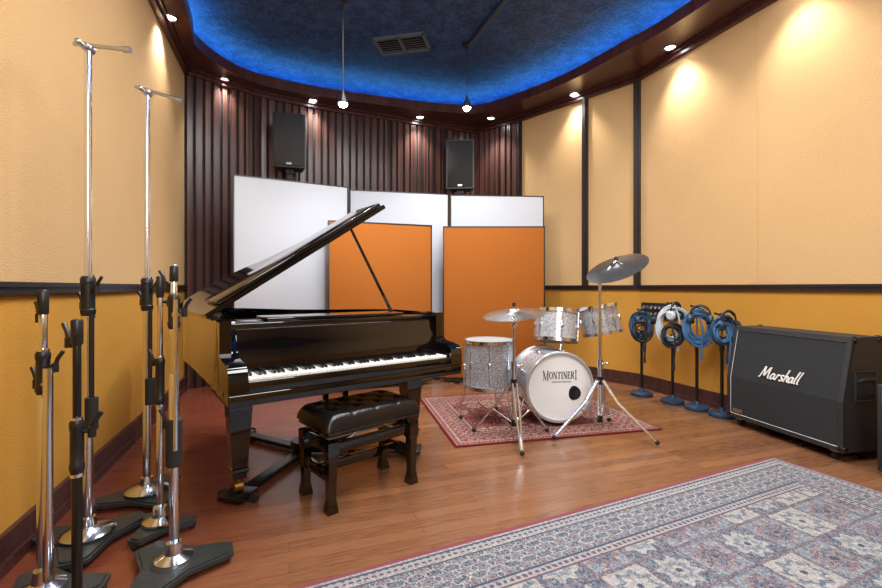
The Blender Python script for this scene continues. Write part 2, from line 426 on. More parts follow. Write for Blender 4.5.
# ------------------------------------------------------------------ acoustic panels
def gobo(p, q, z1, m, label, group, w=.013):
    p, q = Vector(p), Vector(q); L = (q-p).length
    r = thing('acoustic_panel', label, 'acoustic panel', (p.x,p.y,0), math.atan2((q-p).y, (q-p).x), group)
    fr = MB()
    fr.bb(0,w,0,.07,.05,z1); fr.bb(L-w,L,0,.07,.05,z1); fr.bb(w,L-w,0,.07,z1-w,z1); fr.bb(w,L-w,0,.07,.05,.05+w); fr.build('frame', 'satin', r)
    MB().bb(w,L-w,.004,.066,.05+w,z1-w,.003).build('fabric', m, r)
    for x in (.16, L-.16): MB().bb(x-.03,x+.03,-.06,.13,0,.05,.008).build('foot', 'black', r)
gobo((-2.155,4.57), (-1.085,5.155), 2.32, 'white_fabric', 'tall white acoustic panel behind the piano lid, leftmost of the white ones', 'tall white acoustic panels', .011)
gobo((-1.096,5.295), (.095,5.545), 2.32, 'white_fabric', 'tall white acoustic panel mostly hidden by the orange panel behind the piano', 'tall white acoustic panels', .011)
gobo((.12,5.60), (1.324,5.67), 2.32, 'white_fabric', 'tall white acoustic panel nearest the tan right wall, behind the orange panel by the drums', 'tall white acoustic panels', .011)
gobo((-1.232,4.81), (-.106,5.205), 1.88, 'orange_fabric', 'orange fabric acoustic panel in a black frame behind the piano prop stick', 'orange acoustic panels')
gobo((.024,5.29), (1.248,5.29), 1.88, 'orange_fabric', 'orange fabric acoustic panel in a black frame behind the drum kit', 'orange acoustic panels')

# ------------------------------------------------------------------ loudspeakers on the back wall
def speaker(px, py, d, w, h, yaw, bl, label):
    p = at(px, py, d)
    r = thing('loudspeaker', label, 'loudspeaker', (p.x,p.y,p.z-h/2), yaw, 'black loudspeakers on the slatted wall')
    prof = [(-w/2,0),(w/2,0),(w*.36,.24),(-w*.36,.24)]
    MB().prism(prof, 0, h).build('cabinet', 'black', r)
    MB().bb(-w/2+.02,w/2-.02,-.012,0,.02,h-.02,.006).build('grille', 'tolex', r)
    MB().bb(-.03,.03,-.016,-.012,.03,.055).build('badge', 'steel', r)
    b = MB(); b.bb(-.05,.05,.10,.20,-.05,0); b.bb(-.035,.035,.13,.17,-.12,-.05)
    b.cyl((0,.15,-.09),(0,bl-.01,-.09),.018); b.bb(-.07,.07,bl-.02,bl,-.18,0); b.build('wall_bracket', 'black', r)
speaker(289, 140, 5.36, .38, .66, math.radians(14), .27, 'black loudspeaker mounted high on the slatted wall above the leftmost white panel')
speaker(460, 164, 6.3, .40, .70, math.radians(-6), .38, 'black loudspeaker mounted high on the slatted wall between the middle and right white panels')

# ------------------------------------------------------------------ rugs
C0 = Vector((2.225,2.965))
o = MB().bb(0,3.3,0,2.5,0,.012,.003,1).build('area_rug', 'rug_big'); o.location = (C0.x,C0.y,0); o.rotation_euler = (0,0,math.atan2(-.42,-.907))
tag(o, 'large blue-grey patterned oriental rug with a red edge in the foreground', 'rug')
o = MB().bb(0,1.73,0,1.42,0,.012,.003,1).build('drum_rug', 'rug_small'); o.location = (.10,3.15,0); o.rotation_euler = (0,0,math.atan2(.228,.973))
tag(o, 'smaller reddish oriental rug under the drum kit', 'rug')

# ------------------------------------------------------------------ grand piano
pn = thing('grand_piano', 'glossy black grand piano with its lid propped open beside the microphone stands', 'piano', (-.956,1.98,0), math.atan2(.6,.8))
PW = 1.36
XYZ = Matrix(((0,0,1,0),(1,0,0,0),(0,1,0,0),(0,0,0,1)))
ol = catmull([(0,.20,0),(0,.6,0),(0,1.1,0),(0,1.55,0),(.09,1.72,0),(.27,1.77,0),(.45,1.69,0),(.58,1.49,0),(.70,1.27,0),(.87,1.11,0),(1.07,1.01,0),(1.24,.91,0),(1.335,.78,0),(1.36,.62,0),(1.36,.4,0),(1.36,.20,0)], 5)
def offs(P, d):
    out = []
    for i, p in enumerate(P):
        a, b = P[max(i-1,0)], P[min(i+1,len(P)-1)]; tn = (b-a).normalized()
        out.append(p + Vector((-tn.y, tn.x, 0))*d)
    return out
inner = offs(ol, -.055)
mb = MB(); bm = mb.bm; rows = [[bm.verts.new((p.x,p.y,.63)), bm.verts.new((p.x,p.y,.975)), bm.verts.new((p.x+(q.x-p.x)*.1,p.y+(q.y-p.y)*.1,.98)), bm.verts.new((q.x,q.y,.98)), bm.verts.new((q.x,q.y,.63))] for p, q in zip(ol, inner)]
for a, b in zip(rows, rows[1:]):
    for k in range(5): bm.faces.new((a[k], b[k], b[(k+1) % 5], a[(k+1) % 5]))
bm.faces.new(rows[0][::-1]); bm.faces.new(rows[-1]); mb.build('rim', 'lacquer', pn)
MB().prism([(p.x,p.y) for p in offs(ol,-.03)], .66, .70).build('soundboard', 'satin', pn)
MB().prism([(p.x,p.y) for p in offs(ol,-.05) if p.y > .42], .86, .885).build('iron_plate', 'gold', pn)
mb = MB()
for k in range(40):
    u = .12+.028*k; vmax = 1.6-max(0,u-.35)*.72
    mb.cyl((u,.5,.90),(u*.92+.03,max(.62,vmax-.08),.90),.0016,n=5)
o = mb.build('strings', 'steel', pn); o['kind'] = 'stuff'
MB().bb(.0,PW,.0,.42,.60,.655,.006).build('keybed', 'lacquer', pn)
arm = [(0,.655),(0,.745),(.012,.768),(.04,.785),(.16,.80),(.215,.83),(.245,.90),(.26,.965),(.275,.98),(.36,.98),(.36,.655)]
for x in (0, PW-.085): MB().prism(arm, x, x+.085, XYZ).build('cheek_arm', 'lacquer', pn)
MB().bb(.085,PW-.085,0,.028,.655,.712,.005).build('key_slip', 'lacquer', pn)
MB().bb(.085,PW-.085,.028,.24,.655,.685).build('key_frame', 'satin', pn)
u0 = (PW-52*.0225)/2
wk = MB().bb(0,.0217,.034,.195,.69,.722,.002,1).build('white_key', 'ivory', pn); wk.location = (u0,0,0)
for k in range(1,52): dup(wk, pn, (u0+.0225*k,0,0))
bk = MB().prism([(.086,.722),(.092,.735),(.195,.735),(.195,.722)], -.0055,.0055, XYZ).build('black_key', 'ebony', pn)
first = True
for k in range(51):
    if k % 7 in (0,2,3,5,6):
        if first: bk.location = (u0+.0225*(k+1),0,0); first = False
        else: dup(bk, pn, (u0+.0225*(k+1),0,0))
for x in (.085, PW-.085-(u0-.085)): MB().bb(x, x+u0-.086, .03,.2,.685,.735,.004).build('key_block', 'lacquer', pn)
fb = [(.197,.70),(.197,.745),(.202,.80),(.22,.85),(.235,.90),(.24,.93),(.27,.93),(.27,.70)]
MB().prism(fb, .085, PW-.085, XYZ).build('fallboard', 'lacquer', pn)
MB().bb(.056,PW-.056,.255,.56,.935,.965,.004).build('music_shelf', 'lacquer', pn)
MB().bb(.25,PW-.25,.29,.52,.968,.985,.004).build('music_desk', 'lacquer', pn)
TH = math.radians(33)
LM = Matrix.Translation((0,0,.995)) @ Matrix.Rotation(-TH,4,'Y')
lo = [p for p in offs(ol, .03) if p.y > .46]
lo = [Vector((-.02,.42,0))] + lo + [Vector((PW+.03,.42,0))]
LS = .9
lid = MB().prism([(p.x*LS,p.y) for p in lo], 0, .026, LM).build('lid', 'lidlacquer', pn)
MB().box((0,0,0),(PW*LS-.06,.40,.022),None,.004).build('lid_flap', 'lidlacquer', pn).matrix_local = LM @ Matrix.Translation((PW*LS/2+.035,.425+.2,.041))
for v in (.55,1.0,1.5): MB().cyl((-.008,v-.04,.995),(-.008,v+.04,.995),.01,n=10).build('hinge', 'gold', pn)
top = LM @ Vector((1.02,.56,0))
MB().cyl((1.20,.56,.93), top, .012, .010, 10).build('prop_stick', 'lacquer', pn)
def pleg(x, y):
    z0 = .125
    mb = MB()
    def sq(w, z): return [(x-w,y-w,z),(x+w,y-w,z),(x+w,y+w,z),(x-w,y+w,z)]
    lv = [sq(.08,.63),sq(.08,.555),sq(.066,.54),(sq(.058,.525)),sq(.058,.49),sq(.046,.3),sq(.037,.185),sq(.044,.18),sq(.046,.165),sq(.036,.155),sq(.033,z0)]
    vs = [[mb.bm.verts.new(q) for q in l] for l in lv]
    for a, b in zip(vs, vs[1:]):
        for k in range(4): mb.bm.faces.new((a[k],a[(k+1)%4],b[(k+1)%4],b[k]))
    mb.bm.faces.new(vs[0]); mb.bm.faces.new(vs[-1][::-1])
    l = mb.build('leg', 'lacquer', pn, 20)
    MB().cyl((x,y,z0),(x,y,.095),.014).cyl((x-.02,y,.078),(x+.02,y,.078),.03,n=20).build('caster', 'gold', l)
LEGS = ((.13,.40),(PW-.13,.40),(.38,1.45))
for x, y in LEGS: pleg(x, y)
mb = MB(); mb.bb(.60,.80,.40,.47,.15,.22,.01); mb.bb(.62,.65,.42,.45,.2,.64,.004); mb.bb(.75,.78,.42,.45,.2,.64,.004); mb.bb(.58,.82,.38,.5,.60,.66,.01)
ly = mb.build('pedal_lyre', 'lacquer', pn)
for x in (.635,.70,.765): MB().box((x,.34,.165),(.022,.13,.012),None,.004).build('pedal', 'gold', ly)

dl = thing('piano_dolly', 'low black three-armed wheeled dolly under the piano', 'dolly', (-.956,1.98,0), math.atan2(.6,.8))
hub = Vector((.66,.85,0))
MB().lathe([(0,.04),(.09,.04),(.1,.05),(.1,.085),(.09,.095),(0,.095)],24,Matrix.Translation(hub),cap=False).build('hub', 'satin', dl)
for x, y in LEGS:
    q = Vector((x,y,0)); d = (q-hub).normalized(); R = Matrix.Rotation(math.atan2(d.y,d.x),3,'Z')
    a = MB().box((hub+q)/2+Vector((0,0,.03)), ((q-hub).length,.075,.028), R, .006).build('arm', 'satin', dl)
    MB().box(q+Vector((0,0,.0355)),(.15,.15,.025),R,.008).build('leg_cup', 'satin', a)
    for sg in (-1,1):
        w = q+Vector((-d.y,d.x,0))*.095*sg+Vector((0,0,.025))
        MB().cyl(w-d*.012,w+d*.012,.025,n=18).build('wheel', 'rubber', a)

# ------------------------------------------------------------------ piano bench
bn = thing('piano_bench', 'black tufted leather adjustable piano bench in front of the keyboard', 'bench', (-.465,2.53,0), math.radians(42))
bw, bd = .60, .37
mb = MB(); bm = mb.bm; NX, NY = 84, 54; btn = [(-.21+.14*i, -.08+.16*j) for i in range(4) for j in range(2)] + [(-.14+.14*i, 0) for i in range(3)]
g = []
for j in range(NY+1):
    row = []
    for i in range(NX+1):
        x = (i/NX-.5)*2; y = (j/NY-.5)*2
        X, Y = x*bw/2, y*bd/2
        z = .42+.083*(1-abs(x)**14)**.5*(1-abs(y)**11)**.5 if abs(x) < 1 and abs(y) < 1 else .42
        for bx, by in btn:
            q = (X-bx)**2+(Y-by)**2; z -= .016*math.exp(-q/.0004)
        u1 = (X+.21)/.14+(Y+.08)/.16; u2 = (X+.21)/.14-(Y+.08)/.16
        fade = max(0, 1-max(abs(x),abs(y))**8)
        for u in (u1, u2):
            f_ = abs(u-round(u)); z -= .0045*math.exp(-(f_/.06)**2)*fade
        row.append(bm.verts.new((X,Y,max(z,.42))))
    g.append(row)
for j in range(NY):
    for i in range(NX): bm.faces.new((g[j][i],g[j][i+1],g[j+1][i+1],g[j+1][i]))
edge = g[0]+[r[-1] for r in g[1:]]+g[-1][-2::-1]+[r[0] for r in g[-2:0:-1]]
bm.faces.new(edge)
cu = mb.build('cushion', 'leather', bn, 80)
b0 = MB().ball((0,0,0),.009,12,(1,1,.6)).build('button', 'leather', cu); b0.location = (*btn[0],.478)
for b in btn[1:]: dup(b0, cu, (*b,.478))
MB().bb(-bw/2+.01,bw/2-.01,-bd/2+.01,bd/2-.01,.395,.42,.004).build('seat_frame', 'lacquer', bn)
mb = MB()
for a in ((-bw/2+.03,bw/2-.03,-bd/2+.03,-bd/2+.05),(-bw/2+.03,bw/2-.03,bd/2-.05,bd/2-.03),(-bw/2+.03,-bw/2+.05,-bd/2+.03,bd/2-.03),(bw/2-.05,bw/2-.03,-bd/2+.03,bd/2-.03)): mb.bb(*a,.295,.355,.003)
mb.build('lower_frame', 'lacquer', bn)
mb = MB()
for sx in (-1,1):
    for sy in (-.11,.11): mb.tube([(sx*.2,sy,.31),(sx*.05,sy,.39)],.009,8)
    mb.cyl((sx*.2,-.12,.315),(sx*.2,.12,.315),.008)
mb.cyl((-.26,0,.325),(.26,0,.325),.009); mb.build('lift_mechanism', 'steel', bn)
for sx in (-1,1):
    for sy in (-1,1):
        x, y = sx*(bw/2-.04), sy*(bd/2-.04); mb = MB()
        prof = [(.03,.36),(.03,.28),(.024,.265),(.02,.10),(.02,.07),(.026,.03),(.029,.0)]
        vs = [[mb.bm.verts.new((x+a*w,y+b*w,z)) for a,b in ((-1,-1),(1,-1),(1,1),(-1,1))] for w,z in prof]
        for a, b in zip(vs, vs[1:]):
            for k in range(4): mb.bm.faces.new((a[k],a[(k+1)%4],b[(k+1)%4],b[k]))
        mb.bm.faces.new(vs[0]); mb.bm.faces.new(vs[-1][::-1]); mb.build('leg', 'lacquer', bn, 20)
    MB().bb(sx*(bw/2-.04)-.014,sx*(bw/2-.04)+.014,-bd/2+.06,bd/2-.06,.15,.21,.003).build('stretcher', 'lacquer', bn)
    MB().cyl((sx*(bw/2-.03),0,.335),(sx*(bw/2+.02),0,.335),.012).cyl((sx*(bw/2+.02),0,.335),(sx*(bw/2+.045),0,.335),.028,n=20).build('height_knob', 'satin', bn)
MB().bb(-bw/2+.05,bw/2-.05,-.014,.014,.155,.205,.003).build('stretcher', 'lacquer', bn)

# ------------------------------------------------------------------ drums
RZ = .012
def drum_parts(r, R, h, nl, hoop='chrome', zc=0):
    a, b = zc-h/2, zc+h/2
    MB().lathe([(R,a),(R,b),(R-.008,b),(R-.008,a),(R,a)],48,cap=False).build('shell', 'sparkle', r)
    for z, d in ((a,-1),(b,1)):
        MB().lathe([(R+.002,z-d*.022),(R+.012,z-d*.022),(R+.012,z+d*.008),(R+.002,z+d*.008),(R+.002,z-d*.022)],48,cap=False).build('hoop', hoop, r)
        MB().lathe([(0,z+d*.001),(R-.004,z+d*.001),(R+.001,z-d*.006),(R-.004,z-d*.003),(0,z-d*.003)],48,cap=False).build('drum_head', 'tomhead', r)
    lg = MB().bb(-.012,.012,0,.02,-.03,.03,.005).cyl((0,.014,-h/2+.012),(0,.014,h/2-.012),.0035,n=8).build('lug', 'chrome', r)
    for k in range(nl):
        th = 2*PI*(k+.5)/nl; o = lg if k == 0 else dup(lg, r)
        o.location = (R*math.cos(th)*.998, R*math.sin(th)*.998, zc); o.rotation_euler = (0,0,th-PI/2)
bd_ = thing('bass_drum', 'silver sparkle bass drum with lettered white front head', 'bass drum', (.972,3.60,.33), .12)
bd_.rotation_euler = (PI/2,0,.12)
Rb = .27
MB().lathe([(Rb,-.42),(Rb,-.03),(Rb-.008,-.03),(Rb-.008,-.42),(Rb,-.42)],64,cap=False).build('shell', 'sparkle', bd_)
for z0,z1 in ((-.04,.012),(-.46,-.41)): MB().lathe([(Rb-.002,z0),(Rb+.02,z0),(Rb+.022,z0+.01),(Rb+.022,z1-.01),(Rb+.016,z1),(Rb-.002,z1),(Rb-.002,z0)],64,cap=False).build('hoop', 'hoopgrey', bd_)
MB().lathe([(0,-.004),(Rb-.001,-.004),(Rb-.001,-.012),(0,-.012)],64,cap=False).build('drum_head', 'drumhead', bd_)
# serif lettering, drawn stroke by stroke: (x0,y0,x1,y1,width)
def ell(cx, cy, rx, ry, a0, a1, w0, w1, n=14):
    out = []
    for k in range(n):
        u, v = a0+(a1-a0)*k/n, a0+(a1-a0)*(k+1)/n; m = abs(math.cos((u+v)/2))
        out.append((cx+rx*math.cos(u), cy+ry*math.sin(u), cx+rx*math.cos(v), cy+ry*math.sin(v), w0+(w1-w0)*m))
    return out
TK, TN, SF = .15, .06, .05
def serif(x, y, w=.17): return (x-w, y, x+w, y, SF)
LET = {
 'M': (1.15, [(.16,0,.16,1,TN),(.16,1,.57,.05,TK),(.57,.05,.98,1,TN),(.98,0,.98,1,TK),serif(.16,.03,.14),serif(.98,.03,.17),serif(.12,.97,.12),serif(1.0,.97,.14)]),
 'O': (.95, ell(.47,.5,.38,.47,0,2*PI,TN,TK,28)),
 'N': (1.0, [(.16,0,.16,1,TN),(.14,1,.84,0,TK),(.84,0,.84,1,TN),serif(.16,.03,.14),serif(.12,.97,.12),serif(.84,.97,.14)]),
 'T': (.85, [(.42,0,.42,1,TK),(.05,.96,.79,.96,SF+.02),(.06,.8,.06,.98,SF),(.78,.8,.78,.98,SF),serif(.42,.03,.18)]),
 'I': (.45, [(.22,0,.22,1,TK),serif(.22,.03),serif(.22,.97)]),
 'E': (.78, [(.18,0,.18,1,TK),(.05,.97,.68,.97,SF+.02),(.05,.03,.7,.03,SF+.02),(.2,.52,.55,.52,SF),(.68,.78,.68,.98,SF),(.7,.02,.7,.24,SF),(.55,.42,.55,.62,SF)]),
 'R': (.92, [(.18,0,.18,1,TK),(.05,.97,.45,.97,SF),(.18,.5,.45,.5,SF),serif(.18,.03),(.42,.5,.82,.02,TK),(.74,.03,.92,.03,SF)] + ell(.42,.735,.26,.235,-PI/2,PI/2,SF,TK,12)),
}
mb = MB(); x = 0; items = []
for i, ch in enumerate('MONTINERI'):
    sc = 1.35 if i in (0, 8) else 1.0
    w, st = LET[ch]
    items += [(x+a*sc, b*sc-(.18 if sc > 1 else 0), x+c_*sc, d_*sc-(.18 if sc > 1 else 0), wd) for a,b,c_,d_,wd in st]
    x += w*sc+.10
sx_, sy_ = .295/x, .058
for a, b, c_, d_, wd in items:
    p, q = Vector(((a-x/2)*sx_, b*sy_)), Vector(((c_-x/2)*sx_, d_*sy_)); tn = (q-p).normalized(); nn = Vector((-tn.y, tn.x))*wd*.042*.5
    p -= tn*.0008; q += tn*.0008
    mb.prism([(p-nn)[:], (q-nn)[:], (q+nn)[:], (p+nn)[:]], -.004, -.0005, Matrix.Translation((.002,.07,0)))
mb.build('lettering', 'ebony', bd_)
text('small_lettering', 'CUSTOM DRUMS', .019, Matrix.Translation((.01,.044,-.002)), 'ebony', bd_, .0, 0, 1.15)
pc = [(.052*(1+.05*math.cos(3*a_+.6))*math.cos(a_), .058*(1+.05*math.cos(3*a_+.6))*math.sin(a_)) for a_ in [2*PI*k/36 for k in range(36)]]
MB().prism(pc, -.004, -.001, Matrix.Translation((.125,-.05,0))).build('port_hole', 'ebony', bd_)
lg = MB().bb(-.012,.012,0,.022,-.04,.04,.005).cyl((0,.016,-.2),(0,.016,.2),.004,n=8).build('lug', 'chrome', bd_)
for k in range(8):
    th = 2*PI*(k+.5)/8; o = lg if k == 0 else dup(lg, bd_)
    o.location = (Rb*math.cos(th), Rb*math.sin(th), -.22); o.rotation_euler = (0,0,th-PI/2)
for sx in (-1,1): MB().tube([(sx*.255,-.06,-.12),(sx*.30,-.2,-.09),(sx*.32,-.312,-.06)],.009,8).build('spur', 'chrome', bd_)
mb = MB(); mb.cyl((.10,.25,-.25),(.14,.46,-.30),.014); mb.tube([(.135,.44,-.3),(.06,.46,-.34),(.02,.45,-.36)],.009); mb.tube([(.135,.44,-.3),(.2,.47,-.33),(.28,.49,-.36)],.009); mb.build('tom_holder', 'chrome', bd_)
p = at(556,326,3.98); tm = thing('rack_tom', 'silver sparkle rack tom above the bass drum', 'tom drum', (p.x,p.y,p.z)); tm.rotation_euler = (math.radians(-10),math.radians(5),0)
drum_parts(tm, .182, .27, 6)
p = at(600,320,4.0); tm = thing('rack_tom', 'smaller silver sparkle rack tom behind the tilted cymbal stand', 'tom drum', (p.x,p.y,p.z)); tm.rotation_euler = (math.radians(-10),math.radians(-6),.4)
drum_parts(tm, .162, .25, 6)
p = at(489,363,3.85)
ft = thing('floor_tom', 'silver sparkle floor tom on three legs left of the bass drum', 'floor tom', (p.x,p.y,RZ), .3)
drum_parts(ft, .208, .40, 8, 'chrome', p.z-RZ)
for k in range(3):
    th = 2*PI*k/3+.9; x, y = math.cos(th), math.sin(th)
    l = MB().tube([(x*.222,y*.222,.62),(x*.222,y*.222,.2),(x*.25,y*.25,.13),(x*.25,y*.25,.02)],.007).build('leg', 'chrome', ft)
    MB().cyl((x*.25,y*.25,0),(x*.25,y*.25,.03),.014).build('rubber_foot', 'rubber', l)
    MB().box((x*.215,y*.215,.45),(.03,.03,.05),Matrix.Rotation(th,3,'Z'),.005).build('leg_bracket', 'chrome', ft)

def cym_stand(x, y, z, topoff, degs, label, spread=.34):
    r = thing('cymbal_stand', label, 'cymbal stand', (x,y,RZ), 0)
    zt = z-RZ
    MB().cyl((0,0,.10),(0,0,.55),.016).build('lower_tube', 'chrome', r)
    MB().cyl((0,0,.55),(0,0,zt-.1),.012).build('upper_tube', 'chrome', r)
    MB().cyl((0,0,.52),(0,0,.58),.022).cyl((0,0,.55),(.05,0,.55),.006).ball((.055,0,.55),.013).build('height_clamp', 'chrome', r)
    for z0, z1, rr in ((.39,.45,.024),(.10,.15,.022)): MB().cyl((0,0,z0),(0,0,z1),rr).build('leg_collar', 'satin', r)
    MB().ball((0,0,zt-.1),.02).cyl((0,0,zt-.1),(topoff[0],topoff[1],zt+.04),.006).build('tilter', 'chrome', r)
    MB().lathe([(.0,zt+.075),(.012,zt+.07),(.014,zt+.05),(.006,zt+.04),(0,zt+.04)],16,Matrix.Translation((topoff[0],topoff[1],0)),cap=False).build('wing_nut', 'satin', r)
    for dg in degs:
        th = math.radians(dg); c, s = math.cos(th), math.sin(th); mb = MB()
        for o_ in (-.014,.014):
            ox, oy = -s*o_, c*o_
            mb.tube([(c*.022+ox,s*.022+oy,.42),(c*.13+ox,s*.13+oy,.26),(c*spread+ox*.4,s*spread+oy*.4,.02)],.008,8)
        mb.tube([(c*.016,s*.016,.125),(c*.17,s*.17,.205)],.007,8)
        l = mb.build('leg', 'chrome', r)
        MB().ball((c*spread,s*spread,.0185),.0175).build('rubber_foot', 'rubber', l)
    return r
def cymbal(x, y, z, R, rx, ry, m, label):
    mb = MB(); mb.lathe([(.008,.03),(.03,.028),(.045,.012),(.06,.006),(R*.6,-.004),(R,-.018),(R,-.02),(R*.6,-.006),(.06,.004),(.045,.01),(.03,.025),(.008,.027)],56,cap=False)
    o = mb.build('cymbal', m); o.location = (x,y,z); o.rotation_euler = (rx,ry,0); tag(o, label, 'cymbal'); return o
p = at(514,312,3.30); cym_stand(p.x,p.y,p.z,(0,0),(-90,30,150),'chrome tripod cymbal stand in front of the floor tom', .33)
cymbal(p.x,p.y,p.z,.235,.13,-.11,'cymbal2','pale flat cymbal on the stand in front of the floor tom')
p = at(600,283,3.40); q = at(616,266,3.40)
cym_stand(p.x,p.y,q.z,(q.x-p.x,0),(197,326,60),'tall chrome tripod cymbal stand right of the bass drum', .40)
cymbal(q.x,q.y,q.z,.235,math.radians(16),math.radians(-26),'cymbal','dark steeply tilted cymbal on the tall stand right of the bass drum')

# ------------------------------------------------------------------ guitar cabinet
am = thing('guitar_speaker_cabinet', 'large black slant-front guitar speaker cabinet with white script lettering on its grille', 'speaker cabinet', (2.42,3.73,0), math.atan2(-.978,.21))
aw, ad = .89, .34; zb, zm, zt = .07, .40, .82; sl_ = .08
prof = [(0.012,zb),(0.012,zm),(sl_+.012,zt-.012),(sl_+.03,zt),(ad-.01,zt),(ad,zt-.01),(ad,zb)]
MB().prism(prof, 0, aw, XYZ).build('body', 'tolex', am, 25)
fw = .032; t_ang = math.atan2(sl_, zt-zm)
fr = MB()
lowp = [(0,zb),(0,zm),(.014,zm),(.014,zb)]; upp = [(0,zm),(sl_,zt),(sl_+.03,zt),(.014,zm)]
for x0 in (0, aw-fw): fr.prism(lowp, x0, x0+fw, XYZ); fr.prism(upp, x0, x0+fw, XYZ)
fr.prism([(0,zb),(0,zb+fw),(.014,zb+fw),(.014,zb)], fw, aw-fw, XYZ)
fz_ = zt-fw; fr.prism([(sl_*(fz_-zm)/(zt-zm),fz_),(sl_,zt),(sl_+.03,zt),(sl_+.02,fz_)], fw, aw-fw, XYZ)
fr.build('front_frame', 'tolex', am, 25)
gm = NT('grille_cloth'); o_ = gm.obj(); wv = gm.vor(o_, 260)
gm.set(gm.mix(gm.ss(wv,.1,.6), lin((28,29,31)), lin((50,52,55))), .85, spec=.2); M['grille'] = gm.m
gl = MB(); gl.prism([(.008,zb+fw),(.008,zm),(.012,zm),(.012,zb+fw)], fw, aw-fw, XYZ); gl.prism([(.008,zm),(.008+sl_*(fz_-zm)/(zt-zm),fz_),(.016+sl_*(fz_-zm)/(zt-zm),fz_),(.016,zm)], fw, aw-fw, XYZ); gl.build('grille_cloth', 'grille', am)
def fy(z): return (.004 + (max(0,z-zm))*sl_/(zt-zm))
pp = [(fw,fy(zb+fw),zb+fw),(aw-fw,fy(zb+fw),zb+fw),(aw-fw,fy(zm),zm),(aw-fw,fy(fz_),fz_),(fw,fy(fz_),fz_),(fw,fy(zm),zm)]
MB().tube(pp, .0022, 6, True).build('piping', 'white', am)
# handwritten script lettering, each letter a stroke
SCR = [[(0,.02),(.07,.1),(.14,.6),(.2,1.02),(.25,.7),(.33,.22),(.38,.3),(.5,.75),(.6,1.02),(.61,.6),(.66,.1),(.76,.04)],
       [(1.06,.45),(.95,.52),(.85,.34),(.86,.1),(.95,.02),(1.05,.2),(1.09,.48),(1.08,.14),(1.18,.04)],
       [(1.22,.0),(1.27,.3),(1.3,.52),(1.31,.38),(1.38,.5),(1.47,.48)],
       [(1.74,.46),(1.64,.53),(1.55,.42),(1.62,.28),(1.70,.16),(1.62,.02),(1.5,.07)],
       [(1.82,.0),(1.85,.5),(1.9,1.08)],[(1.84,.25),(1.93,.48),(2.02,.46),(2.02,.12),(2.12,.04)],
       [(2.36,.45),(2.25,.52),(2.15,.34),(2.16,.1),(2.25,.02),(2.35,.2),(2.39,.48),(2.38,.14),(2.47,.04)],
       [(2.60,1.08),(2.54,.5),(2.54,.1),(2.63,.04)],[(2.80,1.08),(2.74,.5),(2.74,.1),(2.84,.04)]]
TM = Matrix.Translation((.435,fy(.49)-.002,.49)) @ Matrix.Rotation(PI/2-t_ang,4,'X')
mb = MB()
for st_ in SCR:
    P = [TM @ Vector(((a-1.42+.28*b)*.108, (b-.5)*.086, .001)) for a, b in st_]
    mb.tube(catmull(P, 5), .0054, 6)
mb.build('lettering', 'white', am)
cp = MB().ball((0,0,0),.03,12)
c0_ = cp.build('corner_protector', 'satin', am); c0_.location = (.018,sl_+.03,zt-.02)
for loc in ((aw-.018,sl_+.03,zt-.02),(.018,ad-.02,zt-.02),(aw-.018,ad-.02,zt-.02),(.018,.022,zb+.02),(aw-.018,.022,zb+.02),(.018,ad-.02,zb+.02),(aw-.018,ad-.02,zb+.02)): dup(c0_, am, loc)
hd = MB().bb(aw-.004,aw+.004,.09,.27,.40,.60,.003).build('handle_plate', 'rubber', am)
MB().tube([(aw+.005,.095,.405),(aw+.005,.265,.405),(aw+.005,.265,.595),(aw+.005,.095,.595)],.007,8,True).build('handle_rim', 'tolex', hd)
MB().tube([(aw+.004,.12,.53),(aw+.024,.13,.545),(aw+.024,.23,.545),(aw+.004,.24,.53)],.012).build('handle', 'rubber', hd)
MB().bb(.05,.14,.004,.007,zb+.045,zb+.075).build('badge', 'steel', am)
for x in (.08,aw-.08):
    for y in (.06,ad-.06):
        c_ = MB().bb(x-.03,x+.03,y-.03,y+.03,.055,zb,.002).build('caster', 'steel', am)
        MB().cyl((x-.014,y,.031),(x+.014,y,.031),.031,n=20).build('wheel', 'rubber', c_)
bx = thing('amplifier_case', 'black amplifier cut off by the right edge of the photo', 'amplifier', (2.655,2.69,0), math.atan2(-.978,.21))
MB().bb(0,.5,0,.28,.03,.56,.012).build('body', 'tolex', bx)
MB().bb(.03,.47,-.006,.002,.07,.42,.003).build('grille', 'grille', bx)
MB().bb(.03,.47,-.006,.002,.44,.53,.003).build('control_panel', 'steel', bx)
MB().tube([(.15,.14,.56),(.16,.14,.585),(.34,.14,.585),(.35,.14,.56)],.01).build('handle', 'rubber', bx)
for x in (.05,.45):
    for y in (.05,.23): MB().cyl((x,y,0),(x,y,.035),.02).build('foot', 'rubber', bx)

